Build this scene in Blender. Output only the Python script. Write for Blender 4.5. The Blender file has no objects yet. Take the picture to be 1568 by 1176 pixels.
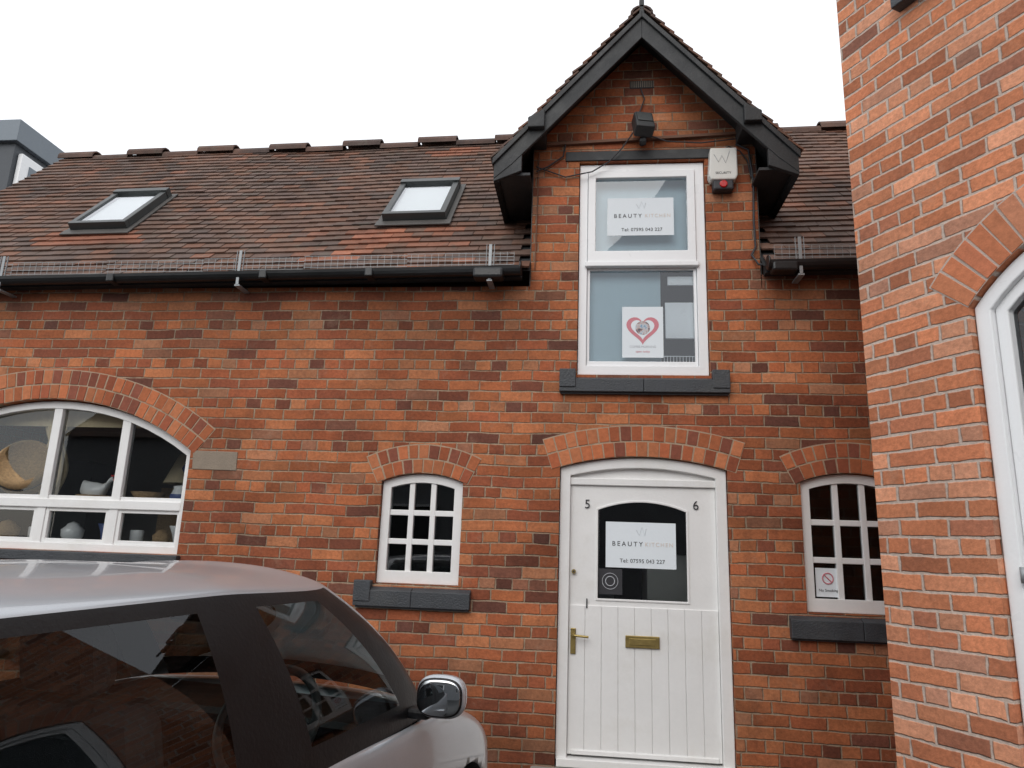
import bpy, bmesh, math, random
from mathutils import Vector, Matrix
random.seed(7)
scene=bpy.context.scene
COL=scene.collection
rad=math.radians
# ---------------------------------------------------------------- node helpers
class NT:
    def __init__(s,mat):
        mat.use_nodes=True; s.t=mat.node_tree; s.t.nodes.clear(); s.n=s.t.nodes; s.l=s.t.links
    def new(s,typ,**k):
        n=s.n.new(typ)
        for a,b in k.items(): setattr(n,a,b)
        return n
    def put(s,sock,v):
        if isinstance(v,bpy.types.NodeSocket): s.l.new(v,sock)
        else: sock.default_value=v
    def m(s,op,a,b=0.0,c=0.0,clamp=False):
        n=s.new('ShaderNodeMath',operation=op,use_clamp=clamp)
        s.put(n.inputs[0],a); s.put(n.inputs[1],b); s.put(n.inputs[2],c)
        return n.outputs[0]
    def mix(s,f,a,b,mode='MIX'):
        n=s.new('ShaderNodeMixRGB',blend_type=mode); s.put(n.inputs[0],f); s.put(n.inputs[1],a); s.put(n.inputs[2],b); return n.outputs[0]
    def noise(s,vec,scale,detail=3,rough=.55):
        n=s.new('ShaderNodeTexNoise'); n.inputs['Scale'].default_value=scale; n.inputs['Detail'].default_value=detail; n.inputs['Roughness'].default_value=rough
        if vec is not None: s.l.new(vec,n.inputs['Vector'])
        return n.outputs['Fac']
    def ramp(s,f,stops):
        n=s.new('ShaderNodeValToRGB'); cr=n.color_ramp
        while len(cr.elements)>1: cr.elements.remove(cr.elements[-1])
        for i,(p,c) in enumerate(stops):
            e=cr.elements[0] if i==0 else cr.elements.new(p)
            e.position=p; e.color=(*c,1)
        s.put(n.inputs[0],f); return n.outputs[0]
    def mr(s,v,a,b,c=0.,d=1.,smooth=False):
        n=s.new('ShaderNodeMapRange'); n.clamp=True
        if smooth: n.interpolation_type='SMOOTHSTEP'
        s.put(n.inputs[0],v)
        for i,x in enumerate((a,b,c,d)): n.inputs[i+1].default_value=x
        return n.outputs[0]
    def comb(s,x,y,z):
        n=s.new('ShaderNodeCombineXYZ'); s.put(n.inputs[0],x); s.put(n.inputs[1],y); s.put(n.inputs[2],z); return n.outputs[0]
    def bsdf(s,color,rough=.7,metal=0.,height=None,bd=.01,bs=1.0,coat=0.,spec=.5):
        b=s.new('ShaderNodeBsdfPrincipled'); s.put(b.inputs['Base Color'],color)
        s.put(b.inputs['Roughness'],rough); b.inputs['Metallic'].default_value=metal
        b.inputs['Coat Weight'].default_value=coat; b.inputs['Coat Roughness'].default_value=.04
        b.inputs['Specular IOR Level'].default_value=spec
        if height is not None:
            u=s.new('ShaderNodeBump'); u.inputs['Distance'].default_value=bd; u.inputs['Strength'].default_value=bs; s.l.new(height,u.inputs['Height']); s.l.new(u.outputs[0],b.inputs['Normal'])
        return b.outputs[0]
    def out(s,sh):
        o=s.new('ShaderNodeOutputMaterial'); s.l.new(sh,o.inputs[0])
def M(name): return bpy.data.materials.new(name)

def paint(name,col,rough=.5,var=.12,scale=6,metal=0,bump=.0008,spec=.5,coat=0.,dirt=None):
    m=M(name); t=NT(m); tc=t.new('ShaderNodeTexCoord').outputs['Object']
    f=t.noise(tc,scale,3,.6); g=t.noise(tc,scale*9,2)
    k=t.m('ADD',t.m('MULTIPLY',t.m('SUBTRACT',f,.5),var*2),1.0)
    k=t.m('ADD',k,t.m('MULTIPLY',t.m('SUBTRACT',g,.5),var))
    c=t.mix(1.0,(*col,1),t.comb(k,k,k),'MULTIPLY')
    if dirt:
        d=t.mr(t.noise(tc,2.6,5,.7),.5,.75,0,.55); c=t.mix(d,c,(*dirt,1))
    t.out(t.bsdf(c,t.mr(f,.3,.7,rough*.85,min(1,rough*1.15)),metal,g,bump,1.0,coat,spec)); return m

def brick_mat(name,pal,mortar,seed,mort=.010,grime=.5,damp=None,hdr_every=4,eff=.25,kv=(.76,.42),soot=.45,mdark=.45):
    m=M(name); t=NT(m); tcn=t.new('ShaderNodeTexCoord'); P=tcn.outputs['Object']
    sn=t.new('ShaderNodeSeparateXYZ'); t.l.new(tcn.outputs['Normal'],sn.inputs[0])
    w1=t.new('ShaderNodeTexNoise'); w1.inputs['Scale'].default_value=2.4; w1.inputs['Detail'].default_value=3; w1.inputs['Roughness'].default_value=.6; t.l.new(P,w1.inputs['Vector'])
    va=t.new('ShaderNodeVectorMath',operation='MULTIPLY_ADD'); t.l.new(w1.outputs['Color'],va.inputs[0]); va.inputs[1].default_value=(.03,.03,.028); t.l.new(P,va.inputs[2])
    s=t.new('ShaderNodeSeparateXYZ'); t.l.new(va.outputs[0],s.inputs[0])
    side=t.m('GREATER_THAN',t.m('ABSOLUTE',sn.outputs[0]),.6)
    u=t.m('ADD',t.m('MULTIPLY',s.outputs[0],t.m('SUBTRACT',1.0,side)),t.m('MULTIPLY',s.outputs[1],side))
    u=t.m('ADD',u,50.0+seed)
    v=t.m('DIVIDE',t.m('ADD',s.outputs[2],5.0),.075)
    row=t.m('FLOOR',v); rv=t.m('FRACT',v)
    hdr=t.m('LESS_THAN',t.m('MODULO',row,float(hdr_every)),.5)
    wid=t.m('SUBTRACT',.225,t.m('MULTIPLY',hdr,.1125))
    rn=t.new('ShaderNodeTexWhiteNoise',noise_dimensions='1D'); t.l.new(row,rn.inputs['W'])
    off=t.m('ADD',t.m('MULTIPLY',t.m('FRACT',t.m('MULTIPLY',row,.5)),.225),t.m('MULTIPLY',rn.outputs['Value'],.05))
    off=t.m('ADD',off,t.m('MULTIPLY',hdr,.056))
    uu=t.m('DIVIDE',t.m('ADD',u,off),wid); col=t.m('FLOOR',uu); ru=t.m('FRACT',uu)
    du=t.m('MULTIPLY',t.m('MINIMUM',ru,t.m('SUBTRACT',1.0,ru)),wid)
    dv=t.m('MULTIPLY',t.m('MINIMUM',rv,t.m('SUBTRACT',1.0,rv)),.075)
    d=t.m('MINIMUM',du,dv)
    fine=t.noise(P,48,3,.65); med=t.noise(P,15,3,.65); big=t.noise(P,.9,4,.6); big2=t.noise(P,2.6,5,.7)
    d=t.m('ADD',d,t.m('MULTIPLY',t.m('SUBTRACT',med,.5),.014))
    mask=t.mr(d,mort*.5-.003,mort*.5+.003,smooth=True)
    wn=t.new('ShaderNodeTexWhiteNoise',noise_dimensions='3D'); t.l.new(t.comb(col,row,hdr),wn.inputs['Vector'])
    bc=t.ramp(wn.outputs['Value'],pal)
    sc=t.new('ShaderNodeSeparateColor'); t.l.new(wn.outputs['Color'],sc.inputs[0])
    k=t.m('ADD',kv[0],t.m('MULTIPLY',sc.outputs[1],kv[1]))
    k=t.m('MULTIPLY',k,t.m('ADD',.5,t.m('MULTIPLY',fine,1.0)))
    bc=t.mix(1.0,bc,t.comb(k,k,k),'MULTIPLY')
    sp=t.mr(t.noise(P,8,5,.75),.50,.68,0,soot); bc=t.mix(sp,bc,t.mix(.6,bc,(.07,.04,.035,1)))
    ef=t.mr(t.noise(P,4.5,5,.8),.56,.76,0,eff); bc=t.mix(ef,bc,(.46,.30,.21,1))
    mk=t.m('ADD',.6,t.m('MULTIPLY',fine,.8)); mc=t.mix(1.0,(*mortar,1),t.comb(mk,mk,mk),'MULTIPLY')
    mc=t.mix(t.mr(big2,.40,.62,0,.85),mc,t.mix(mdark,mc,(.13,.06,.04,1)))
    c=t.mix(mask,mc,bc)
    g=t.mr(big,.33,.68,1.0-grime*.45,1.12); g2=t.mr(big2,.3,.7,1.0-grime*.38,1.15)
    g=t.m('MULTIPLY',g,g2)
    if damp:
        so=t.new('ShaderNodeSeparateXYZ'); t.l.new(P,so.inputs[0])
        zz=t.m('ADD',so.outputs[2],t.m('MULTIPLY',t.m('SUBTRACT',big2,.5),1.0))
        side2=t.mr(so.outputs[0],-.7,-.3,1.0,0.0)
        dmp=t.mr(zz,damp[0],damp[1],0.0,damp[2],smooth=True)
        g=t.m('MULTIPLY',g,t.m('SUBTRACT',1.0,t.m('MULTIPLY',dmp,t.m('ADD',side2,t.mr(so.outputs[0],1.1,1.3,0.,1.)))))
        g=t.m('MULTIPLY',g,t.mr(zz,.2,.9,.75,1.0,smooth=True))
    c=t.mix(1.0,c,t.comb(g,g,g),'MULTIPLY')
    h=t.m('ADD',t.m('MULTIPLY',mask,.6),t.m('ADD',t.m('MULTIPLY',fine,.28),t.m('MULTIPLY',med,.35)))
    h=t.m('ADD',h,t.m('MULTIPLY',sc.outputs[2],.22))
    t.out(t.bsdf(c,.88,0,h,.010,.9,spec=.25)); return m

def attr_mat(name,rough=.85,scale=25,amt=.7,bump=.004,moss=None,spec=.3):
    m=M(name); t=NT(m); P=t.new('ShaderNodeTexCoord').outputs['Object']
    a=t.new('ShaderNodeAttribute',attribute_name='Col').outputs['Color']
    f=t.noise(P,scale,4,.7); k=t.m('ADD',1-amt*.5,t.m('MULTIPLY',f,amt))
    c=t.mix(1.0,a,t.comb(k,k,k),'MULTIPLY')
    if moss:
        b3=t.noise(P,1.1,5,.7)
        c=t.mix(t.mr(b3,.48,.66,0,.45),c,(.20,.095,.06,1))
        q=t.mr(t.noise(P,7,5,.75),.54,.72,0,.6); c=t.mix(q,c,(*moss,1))
        q=t.mr(t.noise(P,1.9,4,.7),.35,.7,.72,1.22); c=t.mix(1.0,c,t.comb(q,q,q),'MULTIPLY')
    t.out(t.bsdf(c,rough,0,f,bump,.8,spec=spec)); return m

def glass_mat(name,tint=(.8,.85,.85),ior=1.5,extra=0.,mul=1.3):
    m=M(name); t=NT(m)
    tr=t.new('ShaderNodeBsdfTransparent'); tr.inputs[0].default_value=(*tint,1)
    gl=t.new('ShaderNodeBsdfGlossy'); gl.inputs['Roughness'].default_value=0; gl.inputs[0].default_value=(.95,.97,1,1)
    fr=t.new('ShaderNodeFresnel'); fr.inputs[0].default_value=ior
    mx=t.new('ShaderNodeMixShader'); t.l.new(t.m('ADD',t.m('MULTIPLY',fr.outputs[0],mul),extra,clamp=True),mx.inputs[0]); t.l.new(tr.outputs[0],mx.inputs[1]); t.l.new(gl.outputs[0],mx.inputs[2])
    t.out(mx.outputs[0]); return m

BR_PAL=[(0,(.15,.062,.045)),(.09,(.29,.088,.046)),(.33,(.40,.118,.052)),(.60,(.46,.150,.062)),(.84,(.52,.195,.085)),(.94,(.46,.21,.115)),(1,(.24,.095,.062))]
NR_PAL=[(0,(.28,.12,.08)),(.07,(.43,.16,.085)),(.35,(.54,.195,.095)),(.65,(.60,.235,.12)),(.9,(.64,.30,.18)),(1,(.38,.19,.13))]
m_brick=brick_mat('weathered_red_brick',BR_PAL,(.44,.33,.23),0.0,mort=.009,grime=.7,damp=(2.75,3.6,.5),eff=.4)
m_brick2=brick_mat('orange_brick',NR_PAL,(.56,.46,.39),3.3,mort=.012,grime=.3,eff=.4,soot=.35,mdark=.25)
m_vous=attr_mat('arch_brick',.88,30,.8,.004)
m_tile=attr_mat('clay_roof_tile',.8,22,.7,.003,moss=(.115,.11,.085),spec=.35)
m_mortar=paint('arch_mortar',(.40,.29,.20),.95,.35,20,bump=.003)
m_mort2=paint('pale_mortar',(.50,.41,.35),.95,.2,20,bump=.003)
m_white=paint('white_gloss_paint',(.82,.82,.81),.35,.05,5,dirt=(.68,.665,.62))
m_upvc=paint('white_upvc',(.86,.87,.88),.3,.02,5)
m_black=paint('black_painted_wood',(.022,.024,.026),.6,.35,8,bump=.002,dirt=(.06,.06,.055))
m_gutter=paint('black_plastic_gutter',(.012,.013,.014),.35,.2,8)
m_blueb=paint('blue_brick_sill',(.045,.050,.057),.55,.4,10,bump=.004,dirt=(.085,.085,.08))
m_galv=paint('galvanised_steel',(.30,.32,.33),.5,.2,12,metal=.4)
m_lead=paint('lead_flashing',(.07,.065,.06),.6,.3,6)
m_alu=paint('dark_aluminium',(.06,.065,.065),.4,.15,6,metal=.3)
m_brass=paint('aged_brass',(.36,.27,.10),.4,.25,30,metal=.8)
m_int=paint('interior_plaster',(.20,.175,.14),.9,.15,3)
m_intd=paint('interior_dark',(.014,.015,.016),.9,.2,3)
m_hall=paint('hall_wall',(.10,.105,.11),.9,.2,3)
m_blind=paint('pale_blue_blind',(.47,.60,.65),.8,.05,2)
m_blindw=paint('white_blind',(.76,.78,.76),.8,.04,2)
m_paper=paint('white_paper',(.78,.84,.88),.7,.02,4)
m_ink=paint('black_ink',(.03,.03,.035),.6,.1,9)
m_peach=paint('peach_ink',(.72,.64,.58),.6,.05,9)
m_pink=paint('pink_ink',(.62,.22,.26),.6,.1,9)
m_greyink=paint('grey_ink',(.45,.47,.5),.6,.2,30)
m_glass=glass_mat('window_glass',(.88,.91,.91),1.5)
m_glassu=glass_mat('upper_window_glass',(.90,.95,.97),1.5,.03)
m_vel=glass_mat('skylight_glass',(.9,.93,.95),1.55,.22)
m_cream=paint('cream_fabric',(.70,.58,.38),.9,.15,20)
m_wick=paint('wicker',(.40,.26,.13),.8,.6,60,bump=.004)
m_ceram=paint('white_ceramic',(.80,.81,.82),.2,.04,5)
m_blue=paint('blue_glaze',(.08,.12,.3),.25,.1,9)
m_ground=paint('asphalt',(.055,.055,.055),.9,.4,3,bump=.006)
m_stone=paint('stone_step',(.28,.26,.23),.85,.2,8,bump=.003)
m_conc=paint('concrete_patch',(.27,.22,.17),.95,.25,14,bump=.004)
m_zinc=paint('dark_zinc',(.045,.052,.062),.5,.12,2)
m_zincl=paint('grey_fascia',(.16,.19,.22),.5,.08,2)
m_red=paint('red_lens',(.5,.01,.01),.2,.05,8)
m_offw=paint('alarm_plastic',(.68,.68,.64),.45,.06,12)
m_rust=paint('timber_ledge',(.16,.08,.05),.8,.3,12)
m_rend=paint('grey_render',(.25,.26,.27),.9,.25,1.5,bump=.003)
# ---------------------------------------------------------------- object helpers
def empty(name,loc=(0,0,0),rz=0):
    o=bpy.data.objects.new(name,None); o.location=loc; o.rotation_euler=(0,0,rz); o.empty_display_size=.2; COL.objects.link(o); return o
def mesh(name,parent,vs,fs,mats,mi=None,smooth=False,bevel=0,cols=None):
    me=bpy.data.meshes.new(name); me.from_pydata([tuple(v) for v in vs],[],fs)
    if not isinstance(mats,(list,tuple)): mats=[mats]
    for q in mats: me.materials.append(q)
    if mi: me.polygons.foreach_set('material_index',mi)
    if smooth: me.polygons.foreach_set('use_smooth',[True]*len(me.polygons))
    if cols:
        ca=me.color_attributes.new('Col','FLOAT_COLOR','POINT')
        flat=[]
        for c in cols: flat+= [c[0],c[1],c[2],1.0]
        ca.data.foreach_set('color',flat)
    me.update()
    o=bpy.data.objects.new(name,me); COL.objects.link(o)
    if parent: o.parent=parent
    if bevel:
        b=o.modifiers.new('b','BEVEL'); b.width=bevel; b.segments=2; b.limit_method='ANGLE'; b.angle_limit=rad(40)
    return o
def fixn(o):
    bm=bmesh.new(); bm.from_mesh(o.data); bmesh.ops.recalc_face_normals(bm,faces=bm.faces); bm.to_mesh(o.data); bm.free(); return o
BF=[(0,3,2,1),(4,5,6,7),(0,1,5,4),(1,2,6,5),(2,3,7,6),(3,0,4,7)]
def boxv(x0,x1,y0,y1,z0,z1): return [(x0,y0,z0),(x1,y0,z0),(x1,y1,z0),(x0,y1,z0),(x0,y0,z1),(x1,y0,z1),(x1,y1,z1),(x0,y1,z1)]
def box(name,parent,x0,x1,y0,y1,z0,z1,mat,bevel=0):
    return mesh(name,parent,boxv(x0,x1,y0,y1,z0,z1),BF,mat,bevel=bevel)
def boxes(name,parent,lst,mat,bevel=0):
    vs=[];fs=[]
    for b in lst:
        n=len(vs); vs+=boxv(*b); fs+=[tuple(n+k for k in f) for f in BF]
    return mesh(name,parent,vs,fs,mat,bevel=bevel)
def prism(name,parent,poly,y0,y1,mat,bevel=0):
    n=len(poly); vs=[(x,y0,z) for x,z in poly]+[(x,y1,z) for x,z in poly]
    fs=[tuple(range(n)),tuple(range(2*n-1,n-1,-1))]+[(i,i+n,(i+1)%n+n,(i+1)%n) for i in range(n)]
    return fixn(mesh(name,parent,vs,fs,mat,bevel=bevel))
def arc(x0,x1,zs,zc):
    h=(x1-x0)/2; r=zc-zs; R=(h*h+r*r)/(2*r); return (x0+x1)/2,zc-R,R,h
def outline(x0,x1,z0,zs,zc,w=0,n=18):
    cx,cz,R,h=arc(x0,x1,zs,zc); R-=w; h-=w; A=math.asin(h/R)
    p=[(cx-h,z0+w),(cx+h,z0+w)]
    for i in range(n+1):
        a=A-2*A*i/n; p.append((cx+R*math.sin(a),cz+R*math.cos(a)))
    return p
def arch_z(x,x0,x1,zs,zc,w=0):
    cx,cz,R,h=arc(x0,x1,zs,zc); R-=w; return cz+math.sqrt(max(0,R*R-(x-cx)**2))
def ring(name,parent,A,B,y0,y1,mat,bevel=.003):
    n=len(A); vs=[(x,y0,z) for x,z in A]+[(x,y0,z) for x,z in B]+[(x,y1,z) for x,z in A]+[(x,y1,z) for x,z in B]
    fs=[]
    for i in range(n):
        j=(i+1)%n
        fs+=[(i,j,n+j,n+i),(2*n+i,3*n+i,3*n+j,2*n+j),(i,2*n+i,2*n+j,j),(n+i,n+j,3*n+j,3*n+i)]
    return fixn(mesh(name,parent,vs,fs,mat,bevel=bevel))
def poly(name,parent,pts,y,mat):
    return mesh(name,parent,[(x,y,z) for x,z in pts],[tuple(range(len(pts)))],mat)
def bake(o):
    dg=bpy.context.evaluated_depsgraph_get(); me=bpy.data.meshes.new_from_object(o.evaluated_get(dg)); o.modifiers.clear(); o.data=me
def cut(o,cutters):
    for c in cutters:
        md=o.modifiers.new('c','BOOLEAN'); md.object=c; md.operation='DIFFERENCE'; md.solver='EXACT'
    bpy.context.view_layer.update(); bake(o)
    for c in cutters: bpy.data.objects.remove(c)
def vcol(p,v=.2):
    c=random.choice(p); k=random.uniform(1-v,1+v); return tuple(q*k for q in c)
VP=[(.37,.108,.048),(.44,.14,.06),(.32,.092,.046),(.24,.078,.048),(.46,.165,.075)]
def arch_bricks(name,parent,x0,x1,zs,zc,rings,th,yf,pal=VP,unit=.075,ext=0.0,mort=None):
    cx,cz,R0,h=arc(x0,x1,zs,zc); A=math.asin(h/R0)+ext
    vs=[];fs=[];cc=[]
    for k in range(rings):
        Ra=R0+k*th+.003; Rb=R0+(k+1)*th-.008
        n=max(3,round(2*A*(Ra+th/2)/unit))
        for i in range(n):
            a0=-A+2*A*i/n+.0048/Ra; a1=-A+2*A*(i+1)/n-.0048/Ra
            a0+=random.uniform(-.0025,.0025)/Ra; a1+=random.uniform(-.0025,.0025)/Ra
            y=yf+random.uniform(-.0025,.001); b=len(vs); c=vcol(pal)
            for yy in (y,.12):
                for (r,a) in ((Ra,a0),(Ra,a1),(Rb,a1),(Rb,a0)):
                    r+=random.uniform(-.002,.002); vs.append((cx+r*math.sin(a),yy,cz+r*math.cos(a)))
            cc+=[c]*8
            fs+=[(b,b+1,b+2,b+3),(b+4,b+7,b+6,b+5)]+[(b+q,b+4+q,b+4+(q+1)%4,b+(q+1)%4) for q in range(4)]
    fixn(mesh(name,parent,vs,fs,m_vous,cols=cc,bevel=.0018))
    pa=[];pb=[]
    Rb=R0+rings*th
    for i in range(25):
        a=-A+2*A*i/24; pa.append((cx+(R0+.0005)*math.sin(a),cz+(R0+.0005)*math.cos(a))); pb.append((cx+Rb*math.sin(a),cz+Rb*math.cos(a)))
    prism(name+'_mortar',parent,pa+pb[::-1],-.0012,.10,mort or m_mortar)
def wire(name,parent,pts,r,mat,cyc=False):
    cu=bpy.data.curves.new(name,'CURVE'); cu.dimensions='3D'; cu.bevel_depth=r; cu.bevel_resolution=2
    sp=cu.splines.new('POLY'); sp.points.add(len(pts)-1)
    for i,p in enumerate(pts): sp.points[i].co=(*p,1)
    sp.use_cyclic_u=cyc
    cu.materials.append(mat); o=bpy.data.objects.new(name,cu); COL.objects.link(o)
    if parent:o.parent=parent
    return o
def text(name,parent,s,x,y,z,size,mat,sp=1.0):
    cu=bpy.data.curves.new(name,'FONT'); cu.body=s; cu.size=size; cu.align_x='CENTER'; cu.align_y='CENTER'; cu.space_character=sp; cu.extrude=.0004
    cu.materials.append(mat); o=bpy.data.objects.new(name,cu); COL.objects.link(o); o.location=(x,y,z); o.rotation_euler=(rad(90),0,0)
    if parent:o.parent=parent
    return o
def cyl(name,parent,p,r,d,axis,mat,n=24,bevel=0):
    bm=bmesh.new(); bmesh.ops.create_cone(bm,cap_ends=True,segments=n,radius1=r,radius2=r,depth=d)
    me=bpy.data.meshes.new(name); bm.to_mesh(me); bm.free(); me.materials.append(mat)
    o=bpy.data.objects.new(name,me); COL.objects.link(o); o.location=p
    o.rotation_euler={'x':(0,rad(90),0),'y':(rad(90),0,0),'z':(0,0,0)}[axis]
    me.polygons.foreach_set('use_smooth',[len(f.vertices)==4 for f in me.polygons])
    if parent:o.parent=parent
    if bevel:
        b=o.modifiers.new('b','BEVEL'); b.width=bevel; b.segments=2; b.limit_method='ANGLE'
    return o
def lathe(name,parent,prof,p,mat,n=24):
    vs=[];fs=[]
    for r,z in prof:
        for i in range(n):
            a=2*math.pi*i/n; vs.append((p[0]+r*math.cos(a),p[1]+r*math.sin(a),p[2]+z))
    for k in range(len(prof)-1):
        for i in range(n):
            j=(i+1)%n; fs.append((k*n+i,k*n+j,(k+1)*n+j,(k+1)*n+i))
    return mesh(name,parent,vs,fs,mat,smooth=True)
def rect(a,b,c,d): return [(a,c),(b,c),(b,d),(a,d)]
def circ(x,y,z,r,n=20): return [(x+r*math.cos(2*math.pi*a/n),y,z+r*math.sin(2*math.pi*a/n)) for a in range(n)]

# ================================================================= MAIN HOUSE
H=empty('brick_house')
wall=prism('front_wall',H,[(-6,-.2),(4.2,-.2),(4.2,3.5),(1.19,3.5),(1.19,4.56),(.375,5.42),(-.44,4.56),(-.44,3.42),(-6,3.42)],0,.25,m_brick)
DOOR=(-.20,.915,.1,2.11,2.19); WL=(-1.442,-.865,1.296,1.985,2.045); WR=(1.38,2.01,1.224,2.045,2.11); BIG=(-5.18,-2.88,1.43,2.168,2.54)
cs=[prism('c',None,outline(*w),-.3,.6,m_brick) for w in (DOOR,WL,WR,BIG)]
cs.append(prism('c',None,rect(-.095,.825,2.76,4.41),-.3,.6,m_brick))
cs.append(prism('c',None,rect(.285,.46,5.03,5.085),-.3,.06,m_brick))
cut(wall,cs)
arch_bricks('door_arch',H,-.20,.915,2.11,2.19,2,.108,-.004,ext=.03)
arch_bricks('window_arch_a',H,WL[0],WL[1],WL[3],WL[4],2,.102,-.004,ext=.05)
arch_bricks('window_arch_b',H,WR[0],WR[1],WR[3],WR[4],2,.102,-.004,ext=.05)
arch_bricks('wide_window_arch',H,BIG[0],BIG[1],BIG[3],BIG[4],2,.115,-.004,ext=.02)
prism('relieving_course',H,[(-2.85,2.035),(-2.515,2.03),(-2.52,2.165),(-2.86,2.17)],-.006,.05,m_conc,.004)
box('side_wall',H,-6,-5.75,.25,3.9,-.2,3.42,m_brick)
mesh('gable_side',H,[(-5.99,.0,3.42),(-5.99,3.95,3.42),(-5.99,1.99,5.78),(-5.8,.0,3.42),(-5.8,3.95,3.42),(-5.8,1.99,5.78)],[(0,1,2),(5,4,3),(0,2,5,3),(1,4,5,2),(0,3,4,1)],m_brick)
box('back_wall',H,-6,4.2,3.9,4.1,-.2,3.5,m_brick)
box('end_wall',H,4.2,4.4,0,4.1,-.2,3.5,m_brick)
box('upper_floor',H,-5.7,4.1,.27,3.85,2.64,2.72,m_int)
box('room_back',H,-5.7,-2.3,2.0,2.05,-.1,2.6,m_int)
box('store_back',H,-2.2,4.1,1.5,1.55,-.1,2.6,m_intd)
box('room_partition',H,-2.3,-2.2,.27,2.38,-.1,2.6,m_int)
box('hall_partition',H,-.5,-.42,.27,1.48,-.1,2.6,m_hall); box('hall_partition_b',H,1.15,1.22,.27,1.48,-.1,2.6,m_hall)
box('hall_cabinet',H,.45,1.1,.9,1.4,-.1,1.55,m_blindw,.01); box('hall_stair',H,-.38,.2,.9,1.4,-.1,1.35,m_hall,.01)
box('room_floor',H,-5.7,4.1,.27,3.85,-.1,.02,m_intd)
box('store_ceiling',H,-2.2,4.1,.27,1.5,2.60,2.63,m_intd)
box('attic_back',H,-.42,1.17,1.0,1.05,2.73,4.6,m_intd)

def sill(name,x0,x1,z0,z1,n):
    L=(x1-x0)/n; vs=[];fs=[]
    for i in range(n):
        a=x0+i*L+(.001 if i else 0); b=x0+(i+1)*L-(.001 if i<n-1 else 0); k=len(vs); q=random.uniform(-.002,.002)
        vs+=[(a,-.055+q,z0),(b,-.055+q,z0),(b,.06,z0),(a,.06,z0),(a,-.055+q,z1-.045),(b,-.055+q,z1-.045),(b,.06,z1),(a,.06,z1)]
        fs+=[tuple(k+t for t in f) for f in BF]
    mesh(name,H,vs,fs,m_blueb,bevel=.004)
    box(name+'_ledge',H,x0+.01,x1-.01,-.03,.0,z0-.012,z0+.002,m_blueb)
sill('window_sill',-1.565,-.775,1.15,1.298,2); sill('window_sill_b',1.265,2.13,1.068,1.226,2)
sill('upper_window_sill',-.213,.945,2.63,2.765,2)
for nm,(a,b,c,d) in {'e1':(-.213,-.10,2.66,2.79),'e2':(.83,.945,2.66,2.79),'e3':(-1.565,-1.45,1.18,1.315)}.items():
    box('sill_stool_'+nm,H,a,b,-.062,.0,c,d,m_blueb,.005)
def smallwin(name,w,cols,rows):
    x0,x1,z0,zs,zc=w; F=.06
    o1=outline(x0+.004,x1-.004,z0+.002,zs,zc-.004); o2=outline(x0+.004,x1-.004,z0+.002,zs,zc-.004,F)
    o2[0]=(o2[0][0],z0+.085); o2[1]=(o2[1][0],z0+.085)
    ring(name+'_frame',H,o1,o2,.035,.10,m_white)
    a,b=x0+F,x1-F; l=[]
    for i in range(1,cols):
        x=a+(b-a)*i/cols; l.append((x-.019,x+.019,.045,.085,z0+F-.004,arch_z(x,x0,x1,zs,zc,F)+.004))
    H0=z0+.085; H1=zs-F*.6
    for j in range(1,rows):
        z=H0+(H1+.02-H0)*j/rows; l.append((a-.004,b+.004,.047,.083,z-.019,z+.019))
    boxes(name+'_bars',H,l,m_white,.004)
    poly(name+'_glass',H,outline(x0,x1,z0,zs,zc,F-.005),.066,m_glass)
smallwin('small_window',WL,3,3); smallwin('small_window_b',WR,3,3)
x0,x1,z0,zs,zc=BIG
ring('wide_window_frame',H,outline(x0+.005,x1-.005,z0,zs,zc-.008),outline(x0+.005,x1-.005,z0,zs,zc-.008,.055),.055,.13,m_white,.004)
l=[]
for x in (-4.60,-4.02,-3.45): l.append((x-.034,x+.034,.062,.125,z0+.05,arch_z(x,x0,x1,zs,zc,.058)+.01))
boxes('wide_window_mullions',H,l,m_white,.004)
boxes('wide_window_transom',H,[(x0+.05,x1-.05,.052,.128,1.735,1.80)],m_white,.006)
l=[]
for a,b in [(-5.13,-4.634),(-4.566,-4.054),(-3.986,-3.484),(-3.416,-2.93)]:
    l+=[(a,a+.028,.07,.11,1.485,1.735),(b-.028,b,.07,.11,1.485,1.735),(a,b,.071,.109,1.485,1.515),(a,b,.071,.109,1.71,1.737),(a,b,.071,.109,1.798,1.826)]
boxes('wide_window_sashes',H,l,m_white,.003)
poly('wide_window_glass',H,outline(x0,x1,z0,zs,zc,.05),.095,m_glass)
box('wide_window_sill',H,x0-.03,x1+.03,-.05,.06,1.36,1.428,m_blueb,.006)
# window display
D=empty('window_display'); yd=.245
box('shelf',D,-5.15,-2.9,.15,.40,1.47,1.49,m_blindw)
box('glass_shelf',D,-5.1,-2.95,.16,.36,1.755,1.772,m_blindw)
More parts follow.
